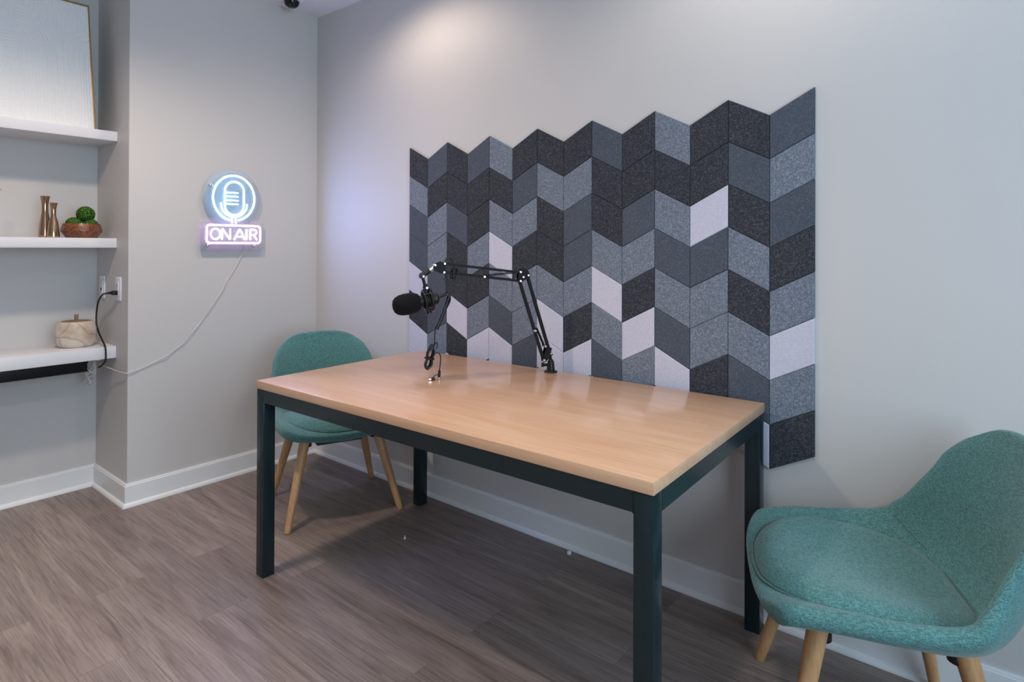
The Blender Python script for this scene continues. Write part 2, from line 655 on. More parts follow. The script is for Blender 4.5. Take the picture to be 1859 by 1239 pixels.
# ------------------------------------------------------------------ table
TW, TD, THT, TT, LG = 1.6764, 0.8887, 0.7655, 0.0314, 0.050
tab = thing('table', 'long maple-topped table with dark steel frame in front of felt wall tiles', 'table', (1.9164, -0.50935, 0), 0.0239)
bm = bmesh.new()
add_box(bm, (-TW / 2, -TD / 2, THT - TT), (TW / 2, TD / 2, THT), 0.0022, 2)
obj('tabletop', bm, M['table_wood'], tab, True, True, 40)
hx, hy, ZB = TW / 2 - 0.002, TD / 2 - 0.002, THT - TT
FR = 0.009
for sx in (-1, 1):
    for sy in (-1, 1):
        bm = bmesh.new()
        x0, x1 = sorted((sx * hx, sx * (hx - LG)))
        yy0, yy1 = sorted((sy * hy, sy * (hy - LG)))
        add_box(bm, (x0, yy0, 0.0), (x1, yy1, ZB - 0.0005), 0.003, 2)
        # little fillets where the leg meets the rails
        def fil(ax):
            poly = [(0, 0), (FR, 0)] + [(FR - FR * math.sin(t), -FR + FR * math.cos(t)) for t in [k * PI / 12 for k in range(1, 6)]] + [(0, -FR)]
            if ax == 0:
                pts = [(sx * (hx - LG) - sx * a, yy0 + 0.003, ZB - LG + c) for a, c in poly]
                add_prism(bm, pts, (0, LG - 0.006, 0))
            else:
                pts = [(x0 + 0.003, sy * (hy - LG) - sy * a, ZB - LG + c) for a, c in poly]
                add_prism(bm, pts, (LG - 0.006, 0, 0))
        fil(0)
        fil(1)
        obj('leg', bm, M['steel'], tab, True, True, 40)
for s in (-1, 1):
    bm = bmesh.new()
    a, b = sorted((s * hy, s * (hy - LG)))
    add_box(bm, (-hx + LG, a, ZB - LG), (hx - LG, b, ZB - 0.0005), 0.0)
    obj('rail', bm, M['steel'], tab)
    bm = bmesh.new()
    a, b = sorted((s * hx, s * (hx - LG)))
    add_box(bm, (a, -hy + LG, ZB - LG), (b, hy - LG, ZB - 0.0005), 0.0)
    obj('rail', bm, M['steel'], tab)

# ------------------------------------------------------------------ shell chairs
def lerp_table(tab_, u):
    for (u0, v0), (u1, v1) in zip(tab_[:-1], tab_[1:]):
        if u <= u1:
            t = (u - u0) / (u1 - u0)
            t = t * t * (3 - 2 * t) * 0.35 + t * 0.65
            return v0 + (v1 - v0) * t
    return tab_[-1][1]


PROFILE = [Vector((x, 0, z)) for x, z in (
    (0.300, 0.425), (0.272, 0.440), (0.205, 0.440), (0.100, 0.426), (0.000, 0.410), (-0.090, 0.400), (-0.170, 0.404),
    (-0.232, 0.436), (-0.270, 0.500), (-0.292, 0.580), (-0.310, 0.665), (-0.326, 0.745), (-0.335, 0.790), (-0.341, 0.820))]
W_T = [(0, .244), (.05, .258), (.10, .272), (.20, .290), (.32, .302), (.44, .300), (.52, .290), (.60, .278), (.70, .264), (.80, .246), (.88, .228), (.94, .216), (1, .208)]
H_T = [(0, .004), (.06, .016), (.14, .040), (.24, .068), (.36, .100), (.46, .124), (.54, .142), (.615, .132), (.69, .116), (.80, .080), (.88, .050), (.94, .030), (1, .020)]


def shell_frame(u):
    n = len(PROFILE) - 1
    t = u * n
    i = min(int(t), n - 1)
    f = t - i
    P = PROFILE
    p0, p1, p2, p3 = P[max(i - 1, 0)], P[i], P[i + 1], P[min(i + 2, n)]
    pos = 0.5 * ((2 * p1) + (p2 - p0) * f + (2 * p0 - 5 * p1 + 4 * p2 - p3) * f * f + (3 * p1 - p0 - 3 * p2 + p3) * f ** 3)
    d = 0.5 * ((p2 - p0) + 2 * (2 * p0 - 5 * p1 + 4 * p2 - p3) * f + 3 * (3 * p1 - p0 - 3 * p2 + p3) * f * f)
    d = d.normalized()
    nrm = Vector((d.z, 0, -d.x))     # up on the seat, forward on the back
    return pos, nrm


def shell_point(u, v):
    e = abs(v) ** 4
    lo, hi = 0.100 * abs(v) ** 3, 1 - 0.115 * e      # the ends of the shell are rounded in plan
    u = lo + (hi - lo) * u
    pos, nrm = shell_frame(u)
    # the sides lift straight up along the seat and swing forward along the back
    k = min(1, max(0, (u - 0.25) / 0.55))
    k = k * k * (3 - 2 * k)
    fall = 0.5 * min(1, max(0, (u - 0.80) / 0.20))
    lift = Vector((math.sin(k * PI / 2), 0, math.cos(k * PI / 2) - fall))
    w_, h_ = lerp_table(W_T, u), lerp_table(H_T, u)
    a = abs(v)
    y = math.copysign(w_ * (a - 0.06 * a ** 4) / 0.94, v)
    drop = 0.016 * a ** 4 * max(0, (u - 0.8) / 0.2)
    return pos + lift * (h_ * a ** 2.3) + Vector((0, y, -drop))


NU, NV = 30, 16


def make_shell():
    bm = bmesh.new()
    us = [0.5 - 0.5 * math.cos(PI * (i / NU)) * (0.55) - (0.225 - 0.45 * i / NU) for i in range(NU + 1)]
    us = [min(1, max(0, (u - us[0]) / (us[-1] - us[0]))) for u in us]
    vs = [-1 + 2 * j / NV for j in range(NV + 1)]
    inner = [[shell_point(u, v) for v in vs] for u in us]
    def nrm(i, j):
        a = inner[min(i + 1, NU)][j] - inner[max(i - 1, 0)][j]
        b = inner[i][min(j + 1, NV)] - inner[i][max(j - 1, 0)]
        return a.cross(b).normalized()
    sign = -1
    outer = []
    for i in range(NU + 1):
        row = []
        for j in range(NV + 1):
            n_ = nrm(i, j)
            t = 0.027 + 0.022 * min(1, max(0, (0.75 - us[i]) / 0.3))
            row.append(inner[i][j] + n_ * t * sign)
        outer.append(row)
    # make sure the outer skin is below the seat
    if outer[8][NV // 2].z > inner[8][NV // 2].z:
        outer = [[inner[i][j] * 2 - outer[i][j] for j in range(NV + 1)] for i in range(NU + 1)]
    A = [[bm.verts.new(p) for p in row] for row in inner]
    B = [[bm.verts.new(p) for p in row] for row in outer]
    for i in range(NU):
        for j in range(NV):
            bm.faces.new((A[i][j], A[i][j + 1], A[i + 1][j + 1], A[i + 1][j]))
            bm.faces.new((B[i][j], B[i + 1][j], B[i + 1][j + 1], B[i][j + 1]))
    rim = [(0, j) for j in range(NV)] + [(i, NV) for i in range(NU)] + [(NU, j) for j in range(NV, 0, -1)] + [(i, 0) for i in range(NU, 0, -1)]
    # rounded rim: a middle loop pushed outwards
    mids = []
    for (i, j) in rim:
        p, q = inner[i][j], outer[i][j]
        c_in = inner[max(1, min(NU - 1, i))][max(1, min(NV - 1, j))]
        d = (p - c_in)
        d = d - (p - q).normalized() * d.dot((p - q).normalized())
        d = d.normalized() if d.length > 1e-6 else Vector((0, 0, 0))
        mids.append(bm.verts.new((p + q) / 2 + d * 0.010))
    L = len(rim)
    for k in range(L):
        i, j = rim[k]
        i2, j2 = rim[(k + 1) % L]
        bm.faces.new((A[i][j], mids[k], mids[(k + 1) % L], A[i2][j2]))
        bm.faces.new((B[i][j], B[i2][j2], mids[(k + 1) % L], mids[k]))
    return bm


def seat_z(x, y):
    # height of the inner shell at a point of the seat
    best = None
    for k in range(0, 61):
        u = k / 100
        p, _ = shell_frame(u)
        if best is None or abs(p.x - x) < best[0]:
            best = (abs(p.x - x), u, p)
    u, p = best[1], best[2]
    a = min(1, abs(y) / lerp_table(W_T, u))
    return p.z + lerp_table(H_T, u) * a ** 2.3


def make_cushion():
    bm = bmesh.new()
    NT_, NR = 56, 9
    cx, lx, ly = 0.040, 0.244, 0.256
    def outline(t):
        c, s = math.cos(t), math.sin(t)
        e = 2 / 2.9
        x = math.copysign(abs(c) ** e, c) * lx
        y = math.copysign(abs(s) ** e, s) * ly
        y *= 1.0 - 0.13 * max(0, x / lx) ** 2 - 0.06 * max(0, -x / lx)
        return cx + x, y
    top, bot = [], []
    for r in range(NR + 1):
        f = r / NR
        rt_, rb_ = [], []
        for k in range(NT_):
            ox, oy = outline(2 * PI * k / NT_)
            x, y = cx + (ox - cx) * f, oy * f
            zb = seat_z(x, y * 0.9) - 0.003
            t = 0.044 * (1 - f ** 5) ** 0.5 + 0.008
            rt_.append((x, y, zb + t))
            rb_.append((x, y, zb))
        top.append(rt_)
        bot.append(rb_)
    def ringv(row):
        return [bm.verts.new(p) for p in row]
    ct = bm.verts.new(top[0][0])
    cb = bm.verts.new(bot[0][0])
    T_ = [ringv(r) for r in top[1:]]
    B_ = [ringv(r) for r in bot[1:]]
    for k in range(NT_):
        k2 = (k + 1) % NT_
        bm.faces.new((ct, T_[0][k], T_[0][k2]))
        bm.faces.new((cb, B_[0][k2], B_[0][k]))
        for i in range(NR - 1):
            bm.faces.new((T_[i][k], T_[i + 1][k], T_[i + 1][k2], T_[i][k2]))
            bm.faces.new((B_[i][k], B_[i][k2], B_[i + 1][k2], B_[i + 1][k]))
        bm.faces.new((T_[-1][k], B_[-1][k], B_[-1][k2], T_[-1][k2]))
    pipe = [(p[0] + (p[0] - cx) * 0.012, p[1] * 1.012, p[2] + 0.006) for p in bot[-1]]
    return bm, pipe


FOOT = [(0.245, -0.265), (0.245, 0.265), (-0.232, -0.262), (-0.232, 0.262)]


def make_chair(name, label, loc, rz):
    t = thing(name, label, 'chair', loc, rz, 'teal shell chairs')
    sh = obj('seat_shell', make_shell(), M['fabric'], t, True)
    md = sh.modifiers.new('smooth', 'SUBSURF')
    md.levels = 1
    md.render_levels = 1
    cb, pipe = make_cushion()
    cu = obj('seat_cushion', cb, M['fabric'], t, True)
    md = cu.modifiers.new('smooth', 'SUBSURF')
    md.levels = 1
    md.render_levels = 1
    bm = bmesh.new()
    add_tube(bm, pipe, 0.0034, 8, closed=True)
    obj('cushion_piping', bm, M['seam'], cu, True)
    for s in (-1, 1):
        for u, v0 in ((0.50, 0.58),):
            bm = bmesh.new()
            pts = []
            for k in range(13):
                v = v0 + (0.93 - v0) * k / 12
                uu = u - 0.05 * (v - v0)
                p = shell_point(uu, s * v)
                n_ = (shell_point(uu + 0.01, s * v) - p).cross(shell_point(uu, s * v + 0.02) - p).normalized()
                if n_.z + n_.x < 0:
                    n_ = -n_
                pts.append(p + n_ * 0.0022)
            add_tube(bm, pts, 0.0021, 6)
            obj('seam', bm, M['seam'], sh, True)
    for (x, y) in FOOT:
        bm = bmesh.new()
        top = Vector((x * 0.62, y * 0.64, 0.392))
        bot = Vector((x, y, 0.0))
        d = top - bot
        pts = [bot, bot + d * 0.012, bot + d * 0.05, bot + d * 0.5, top]
        add_tube(bm, pts, [0.0125, 0.0142, 0.0148, 0.0195, 0.0245], 24)
        obj('leg', bm, M['oak'], t, True, True, 50)
    bm = bmesh.new()
    add_box(bm, (-0.11, -0.11, 0.334), (0.12, 0.11, 0.350), 0.003)
    for (x, y) in FOOT:
        add_cyl(bm, (x * 0.60, y * 0.62, 0.350), (x * 0.60, y * 0.62, 0.372), 0.024)
    obj('underframe', bm, M['underframe'], t, True, True, 40)
    return t


make_chair('shell_chair', 'teal upholstered shell chair in the corner at the far end of the table', (0.742, -0.374, 0), R(-21.4))


def copy_tree(o, parent=None):
    c = o.copy()
    COL.objects.link(c)
    if parent is not None:
        c.parent = parent
    for ch in list(o.children):
        copy_tree(ch, c)
    return c


c2 = copy_tree(bpy.data.objects['shell_chair'])
c2.location = (3.106, -0.370, 0)
c2.rotation_euler = (0, 0, R(202.0))
c2['label'] = 'teal upholstered shell chair nearest the camera, right of the table'

# ------------------------------------------------------------------ microphone on its boom arm
arm_base = Vector((1.889, -0.099, 0))
PHI = R(238)
arm = thing('microphone_boom_arm', 'black scissor boom arm clamped to the back edge of the table', 'boom arm', (arm_base.x, arm_base.y, THT), PHI)
# local frame: +X runs along the arm towards the microphone, Z up from the tabletop
def A(u, z, s=0.0):
    return Vector((u, s, z - THT))


bm = bmesh.new()
add_lathe(bm, [(0.0, 0.0), (0.027, 0.0), (0.028, 0.003), (0.026, 0.006), (0.017, 0.008), (0.0165, 0.020), (0.015, 0.034), (0.0135, 0.046), (0.010, 0.049), (0.009, 0.054), (0, 0.054)], 28)
obj('base_socket', bm, M['black'], arm, True, True, 40)
bm = bmesh.new()
add_cyl(bm, (0.012, -0.006, 0.030), (0.030, -0.016, 0.030), 0.006, n=14)
add_cyl(bm, (0.026, -0.014, 0.030), (0.034, -0.019, 0.030), 0.010, n=14)
obj('thumb_screw', bm, M['black'], arm, True, True, 40)
bm = bmesh.new()
add_cyl(bm, (0, 0, 0.048), A(0.004, 0.843), 0.006, n=16)
obj('post', bm, M['black_metal'], arm, True, True, 40)


def side_plate(pts, th=0.003, gap=0.011):
    bm = bmesh.new()
    for s in (-1, 1):
        poly = [A(u, z, s * gap - th / 2) for u, z in pts]
        add_prism(bm, poly, (0, th, 0))
    return bm


def bolts(points, r=0.0052, half=0.0155):
    for (u, z) in points:
        bm = bmesh.new()
        add_lathe(bm, [(0, -half - 0.003), (r * 0.7, -half - 0.003), (r, -half - 0.001), (r, half + 0.001), (r * 0.7, half + 0.003), (0, half + 0.003)], 14, A(u, z), (0, 1, 0))
        obj('bolt', bm, M['chrome'], arm, True, True, 40)


obj('base_bracket', side_plate([(-0.006, 0.842), (0.006, 0.850), (-0.001, 0.868), (0.022, 0.880), (0.040, 0.832), (0.038, 0.812), (0.028, 0.812)]), M['black_metal'], arm)
bolts([(0.005, 0.846), (0.034, 0.820), (0.030, 0.878)])
obj('elbow_bracket', side_plate([(0.098, 1.170), (0.104, 1.192), (0.122, 1.207), (0.142, 1.202), (0.150, 1.180), (0.152, 1.155), (0.142, 1.146), (0.132, 1.152)]), M['black_metal'], arm)
bolts([(0.108, 1.177), (0.142, 1.191), (0.142, 1.154), (0.130, 1.170)])
obj('tip_bracket', side_plate([(0.455, 1.228), (0.475, 1.236), (0.502, 1.226), (0.508, 1.212), (0.498, 1.200), (0.472, 1.188), (0.456, 1.186)]), M['black_metal'], arm)
bolts([(0.4617, 1.227), (0.464, 1.193), (0.500, 1.222)])


def rod(a, b, w=0.0105):
    bm = bmesh.new()
    p, q = A(*a), A(*b)
    d = (q - p).normalized()
    n_ = Vector((0, 1, 0)).cross(d)
    for s in (-1, 1):
        poly = [p + n_ * w / 2, q + n_ * w / 2, q - n_ * w / 2, p - n_ * w / 2]
        add_prism(bm, [v + Vector((0, s * 0.0068 - 0.0016, 0)) for v in poly], (0, 0.0032, 0))
    # web of the channel
    add_prism(bm, [v + Vector((0, -0.0068, 0)) for v in (p + n_ * w / 2, q + n_ * w / 2, q + n_ * (w / 2 - 0.002), p + n_ * (w / 2 - 0.002))], (0, 0.0136, 0))
    obj('arm_tube', bm, M['black_metal'], arm)


rod((0.005, 0.846), (0.108, 1.177))
rod((0.034, 0.820), (0.142, 1.154))
rod((0.108, 1.185), (0.4617, 1.227), 0.0105)
rod((0.142, 1.154), (0.464, 1.193), 0.0105)
# springs that run inside the parallelograms
def spring(a, b, turns=46, r=0.0042):
    bm = bmesh.new()
    p, q = A(*a), A(*b)
    d = q - p
    x, y = frame_of(d)
    pts = [p + d * (k / (turns * 8)) + (x * math.cos(k * PI / 4) + y * math.sin(k * PI / 4)) * r for k in range(turns * 8 + 1)]
    add_tube(bm, pts, 0.0011, 5)
    obj('spring', bm, M['black_metal'], arm, True)


spring((0.142, 1.191), (0.300, 1.176))
spring((0.030, 0.876), (0.066, 0.955))
bolts([(0.297, 1.1735), (0.075, 0.945)])
# neck: nickel stub, swivel joint and drop stem
bm = bmesh.new()
add_cyl(bm, A(0.500, 1.216), A(0.528, 1.196), 0.0062, n=16)
obj('neck_stub', bm, M['chrome'], arm, True, True, 40)
bm = bmesh.new()
add_cyl(bm, A(0.520, 1.202), A(0.548, 1.182), 0.0115, n=20)
add_lathe(bm, [(0, -0.012), (0.0105, -0.012), (0.0125, -0.009), (0.0125, 0.009), (0.0105, 0.012), (0, 0.012)], 20, A(0.549, 1.180), (0, 1, 0))
obj('swivel_joint', bm, M['black'], arm, True, True, 40)
bolts([(0.546, 1.1775)], 0.005, 0.0125)
bm = bmesh.new()
add_cyl(bm, A(0.547, 1.175), A(0.537, 1.138), 0.006, n=14)
add_cyl(bm, A(0.538, 1.146), A(0.534, 1.130), 0.0085, n=14)
obj('drop_stem', bm, M['black'], arm, True, True, 40)
# cable clips on the upper arm
for (u, z) in ((0.420, 1.198), (0.424, 1.178)):
    bm = bmesh.new()
    add_tube(bm, [A(u, z, 0) + Vector((math.cos(t) * 0.012, math.sin(t) * 0.011, math.sin(t) * 0.011)) for t in [k * PI / 6 for k in range(12)]], 0.003, 7, closed=True)
    add_cyl(bm, A(u, z - 0.016, 0.006), A(u, z + 0.020, 0.004), 0.0055, n=10)
    obj('cable_clip', bm, M['black'], arm, True, True, 40)

# microphone in its shock mount (held by the arm)
MC = Vector((0.535, 0, 1.082))      # centre of the shock mount, arm frame
MD = Vector((0.985, 0.0, -0.165)).normalized()   # towards the foam cap
mic_loc = arm_base + Vector((math.cos(PHI), math.sin(PHI), 0)) * MC.x + Vector((0, 0, MC.z))
mic = thing('microphone', 'black condenser microphone with foam windscreen hanging from the boom arm', 'microphone', mic_loc, PHI)
def mp(d, r=0.0, s=0.0):
    nup = Vector((0.165, 0, 0.985)).normalized()
    return MD * d + nup * r + Vector((0, s, 0))


bm = bmesh.new()
add_lathe(bm, [(0, -0.052), (0.016, -0.052), (0.0215, -0.047), (0.0225, -0.035), (0.0225, 0.020), (0.0245, 0.022), (0.0245, 0.040), (0.0225, 0.042), (0, 0.042)], 32, (0, 0, 0), MD)
obj('body', bm, M['black'], mic, True, True, 40)
bm = bmesh.new()
add_lathe(bm, [(0.027, 0.024), (0.031, 0.026), (0.0375, 0.040), (0.0415, 0.060), (0.0425, 0.080), (0.040, 0.100), (0.034, 0.116), (0.024, 0.126), (0.012, 0.130), (0, 0.131)], 40, (0, 0, 0), MD)
obj('foam_windscreen', bm, M['foam'], mic, True)
# cage rings
bm = bmesh.new()
nup = Vector((0.165, 0, 0.985)).normalized()
for d, r in ((-0.022, 0.040), (0.004, 0.040)):
    add_tube(bm, [mp(d, r * math.cos(t), r * math.sin(t)) for t in [k * PI / 16 for k in range(32)]], 0.0058, 8, closed=True)
for d in (-0.012, -0.005):
    add_tube(bm, [mp(d, 0.028 * math.cos(t), 0.028 * math.sin(t)) for t in [k * PI / 16 for k in range(32)]], 0.0050, 8, closed=True)
for k in range(4):
    t = k * PI / 2 + PI / 4
    add_cyl(bm, mp(-0.022, 0.040 * math.cos(t), 0.040 * math.sin(t)), mp(0.004, 0.040 * math.cos(t), 0.040 * math.sin(t)), 0.0048, n=10)
obj('shock_mount', bm, M['black'], mic, True, True, 50)
bm = bmesh.new()
for k in range(8):
    t = k * PI / 4
    t2 = t + PI / 8
    add_cyl(bm, mp(-0.022 if k % 2 else 0.004, 0.040 * math.cos(t), 0.040 * math.sin(t)), mp(-0.0085, 0.028 * math.cos(t2), 0.028 * math.sin(t2)), 0.0018, n=6)
obj('elastic_cord', bm, M['cable'], mic, True)
bm = bmesh.new()
add_cyl(bm, mp(-0.009, 0.038), mp(-0.003, 0.056), 0.009, 0.007, 14)
add_box(bm, tuple(mp(-0.010, 0.043) - Vector((0.012, 0.009, 0.006))), tuple(mp(-0.010, 0.043) + Vector((0.012, 0.009, 0.006))), 0.003)
obj('mount_swivel', bm, M['black'], mic, True, True, 40)
bm = bmesh.new()
add_cyl(bm, mp(-0.006, -0.036), mp(-0.006, -0.052), 0.008, 0.011, 14)
obj('mount_knob', bm, M['black'], mic, True, True, 40)
bm = bmesh.new()
add_lathe(bm, [(0, -0.012), (0.004, -0.012), (0.0055, -0.010), (0.0055, 0.010), (0.004, 0.012), (0, 0.012)], 14, mp(-0.012, 0.049), (0, 1, 0))
obj('mount_screw', bm, M['chrome'], mic, True, True, 40)
# cable: connector, loop to the arm clip, hanging sleeve, wound bundle and plugs
cab = thing('microphone_cable', 'black microphone cable hanging in a wound bundle above the tabletop', 'cable', (arm_base.x, arm_base.y, THT), PHI)
bm = bmesh.new()
add_tube(bm, [A(0.486, 1.094), A(0.478, 1.098), A(0.462, 1.102), A(0.452, 1.104)], [0.0075, 0.0075, 0.006, 0.0042], 14)
obj('connector', bm, M['black'], cab, True, True, 40)
bm = bmesh.new()
add_tube(bm, catmull([A(0.454, 1.104), A(0.444, 1.105), A(0.436, 1.096), A(0.437, 1.075), A(0.452, 1.045)], 6), 0.0026, 8)
add_tube(bm, catmull([A(0.448, 1.105, -0.004), A(0.4505, 1.150, -0.006), A(0.455, 1.200, -0.012), A(0.4535, 1.236, -0.018), A(0.440, 1.252, -0.018), A(0.426, 1.244, -0.018), A(0.418, 1.222, -0.018), A(0.419, 1.196, -0.012)], 7), 0.0034, 8)
obj('cord', bm, M['cable'], cab, True)
bm = bmesh.new()
add_tube(bm, catmull([A(0.440, 1.100, -0.006), A(0.448, 1.070, -0.006), A(0.472, 1.010, -0.004), A(0.492, 0.966, 0)], 6), 0.0088, 10)
obj('sleeve', bm, M['cable'], cab, True, True, 40)
bm = bmesh.new()
add_tube(bm, catmull([A(0.446, 1.080, 0.003), A(0.470, 1.035, 0.008), A(0.486, 0.995, 0.008), A(0.492, 0.966, 0.004)], 6), 0.0022, 8)
add_tube(bm, catmull([A(0.496, 0.966), A(0.4975, 0.945), A(0.4985, 0.922), A(0.500, 0.905)], 6), 0.0026, 8)
obj('cord', bm, M['cable'], cab, True)
bm = bmesh.new()
rnd = random.Random(3)
for k in range(6):
    o1 = (rnd.random() - 0.5) * 0.010
    o2 = (k - 2.5) * 0.0042
    uu, wd = 0.509, 0.011 + 0.0022 * (k % 3)
    z_hi, z_lo = 0.905 - 0.006 * (k % 3), 0.812 + 0.004 * (k % 2)
    path = []
    for q in range(40):
        t = 2 * PI * q / 40
        zz = (z_hi + z_lo) / 2 + (z_hi - z_lo) / 2 * math.sin(t)
        pinch = 0.55 + 0.45 * min(1, abs(zz - 0.852) / 0.022)
        cu_ = uu + (0.905 - zz) * 0.20 + wd * math.cos(t) * pinch
        path.append(A(cu_ + o1 * 0.3, zz, o2 * pinch))
    add_tube(bm, path, 0.0038, 8, closed=True)
obj('wound_bundle', bm, M['cable'], cab, True)
bm = bmesh.new()
add_tube(bm, [A(0.519 + 0.016 * math.cos(t), 0.853 + 0.003 * math.cos(t), 0.016 * math.sin(t)) for t in [k * PI / 9 for k in range(18)]], 0.0046, 8, closed=True)
obj('twist_tie', bm, M['black'], cab, True)
bm = bmesh.new()
add_tube(bm, catmull([A(0.500, 0.900), A(0.492, 0.915), A(0.487, 0.905), A(0.492, 0.890)], 6), 0.0022, 8)
add_tube(bm, catmull([A(0.503, 0.872), A(0.486, 0.873), A(0.475, 0.862), A(0.4745, 0.835), A(0.4785, 0.800)], 6), 0.0024, 8)
add_tube(bm, catmull([A(0.484, 0.786), A(0.494, 0.785), A(0.503, 0.778, 0.0), A(0.504, 0.7715, 0.004)], 6), 0.0019, 8)
obj('cord', bm, M['cable'], cab, True)
bm = bmesh.new()
add_tube(bm, [A(0.4785, 0.804), A(0.4785, 0.798), A(0.480, 0.776)], [0.0035, 0.0055, 0.0055], 12)
obj('plug', bm, M['black'], cab, True, True, 40)
bm = bmesh.new()
add_tube(bm, [A(0.480, 0.777), A(0.4805, 0.7665)], [0.0038, 0.0034], 12)
obj('plug_tip', bm, M['chrome'], cab, True, True, 40)
bm = bmesh.new()
add_box(bm, tuple(A(0.497, 0.7660, -0.004)), tuple(A(0.511, 0.7760, 0.008)), 0.0015)
obj('usb_plug', bm, M['black'], cab, True, True, 40)
bm = bmesh.new()
add_box(bm, tuple(A(0.511, 0.7670, -0.003)), tuple(A(0.525, 0.7735, 0.007)), 0.0006)
o = obj('usb_tip', bm, M['chrome'], cab, True, True, 40)

# ------------------------------------------------------------------ neon sign
SX = 0.035
sign = thing('neon_sign', 'glowing neon ON AIR sign with a microphone outline on the left wall', 'neon sign', (0, -0.545, 1.50))
def Spt(y, z, x=SX):
    return Vector((x, y + 0.545, z - 1.50))


CY, CZ, CR = -0.546, 1.563, 0.121
bm = bmesh.new()
out = []
BR = 0.163
zj = 1.428
yr = math.sqrt(BR ** 2 - (zj - CZ) ** 2)
a0 = math.atan2(zj - CZ, yr)
a1 = PI - a0
cyb = CY - 0.010
for k in range(49):
    t = a0 + (a1 - a0) * k / 48
    out.append((cyb + BR * math.cos(t), CZ + BR * math.sin(t)))
def corner(cy, cz, r, t0, t1, n=6):
    return [(cy + r * math.cos(t0 + (t1 - t0) * k / n), cz + r * math.sin(t0 + (t1 - t0) * k / n)) for k in range(n + 1)]
out += corner(-0.712, zj - 0.018, 0.018, PI / 2, PI)
out += corner(-0.712, 1.283, 0.018, PI, 1.5 * PI)
out += corner(-0.390, 1.283, 0.018, 1.5 * PI, 2 * PI)
out += corner(-0.390, zj - 0.018, 0.018, 0, PI / 2)
add_prism(bm, [Spt(y, z, 0.022) for y, z in out], (0.005, 0, 0))
obj('backboard', bm, M['acrylic'], sign)
NR_ = 0.0050


def channel(tube, runs):
    # opaque white channel that carries each glowing strip on its wall side
    bm = bmesh.new()
    for pts, r, closed in runs:
        add_tube(bm, [Spt(y, z, SX - r * 0.85) for y, z in pts], r * 0.55, 10, True, closed)
    obj('channel', bm, M['white_plastic'], tube, True)
    return tube


def neon(name, pts, mat, closed=False, r=NR_, n=10):
    bm = bmesh.new()
    add_tube(bm, [Spt(y, z) for y, z in pts], r, n, True, closed)
    return channel(obj(name, bm, M[mat], sign, True), [(pts, r, closed)])


def arc(cy, cz, ry, rz, t0, t1, n=40):
    return [(cy + ry * math.cos(R(t0 + (t1 - t0) * k / n)), cz + rz * math.sin(R(t0 + (t1 - t0) * k / n))) for k in range(n + 1)]


neon('neon_ring', arc(CY, CZ, 0.117, 0.126, -78, 258, 72), 'neon_blue')
capr, czt, czb, cyc = 0.054, 1.601, 1.521, -0.5445
cap = arc(cyc, czt, capr, capr, 0, 180, 24) + arc(cyc, czb, capr, capr, 180, 360, 24)
neon('neon_capsule', cap, 'neon_blue', True)
for z in (1.593, 1.572, 1.550, 1.529):
    neon('neon_grille_bar', [(-0.592, z), (-0.570, z), (-0.545, z), (-0.523, z)], 'neon_blue', r=0.0038)
neon('neon_cradle', [(-0.621, 1.535), (-0.619, 1.522)] + arc(-0.5455, 1.530, 0.074, 0.072, 188, 352, 36) + [(-0.473, 1.522), (-0.472, 1.533)], 'neon_white', r=0.0036)
neon('neon_stem', [(-0.5585, 1.456), (-0.5587, 1.440), (-0.559, 1.424)], 'neon_white', r=0.0042)
neon('neon_stem', [(-0.5375, 1.456), (-0.5365, 1.440), (-0.534, 1.422)], 'neon_white', r=0.0042)
fr_ = []
for (cy_, cz_, t0) in ((-0.411, 1.392, 0), (-0.678, 1.392, 90), (-0.678, 1.330, 180), (-0.411, 1.330, 270)):
    fr_ += arc(cy_, cz_, 0.018, 0.018, t0, t0 + 90, 8)
neon('neon_frame', fr_, 'neon_pink', True)
LR = 0.0042
neon('neon_letter', arc(-0.6485, 1.3615, 0.0255, 0.029, 0, 352, 40), 'neon_white', True, LR)
neon('neon_letter', [(-0.6125, 1.3305), (-0.6125, 1.360), (-0.6125, 1.3905), (-0.610, 1.3905), (-0.590, 1.361), (-0.569, 1.3325), (-0.5675, 1.3335), (-0.5675, 1.362), (-0.5675, 1.3915)], 'neon_white', False, LR)
bmA = bmesh.new()
add_tube(bmA, [Spt(y, z) for y, z in ((-0.5455, 1.3305), (-0.530, 1.3605), (-0.5145, 1.3895), (-0.5115, 1.3895), (-0.498, 1.3605), (-0.4835, 1.3305))], LR, 10)
add_tube(bmA, [Spt(y, z) for y, z in ((-0.534, 1.348), (-0.515, 1.348), (-0.494, 1.348))], LR * 0.85, 10)
channel(obj('neon_letter', bmA, M['neon_white'], sign, True), [(((-0.5455, 1.3305), (-0.530, 1.3605), (-0.5145, 1.3895), (-0.5115, 1.3895), (-0.498, 1.3605), (-0.4835, 1.3305)), LR, False), (((-0.534, 1.348), (-0.515, 1.348), (-0.494, 1.348)), LR * 0.85, False)])
neon('neon_letter', [(-0.474, 1.3305), (-0.474, 1.360), (-0.474, 1.3905)], 'neon_white', False, LR)
bmR = bmesh.new()
add_tube(bmR, [Spt(y, z) for y, z in [(-0.452, 1.3305), (-0.452, 1.360), (-0.452, 1.3875), (-0.450, 1.3895), (-0.435, 1.3895)] + arc(-0.431, 1.3745, 0.016, 0.015, 85, -90, 12) + [(-0.447, 1.3595)]], LR, 10)
add_tube(bmR, [Spt(y, z) for y, z in ((-0.431, 1.3595), (-0.421, 1.345), (-0.4115, 1.3305))], LR, 10)
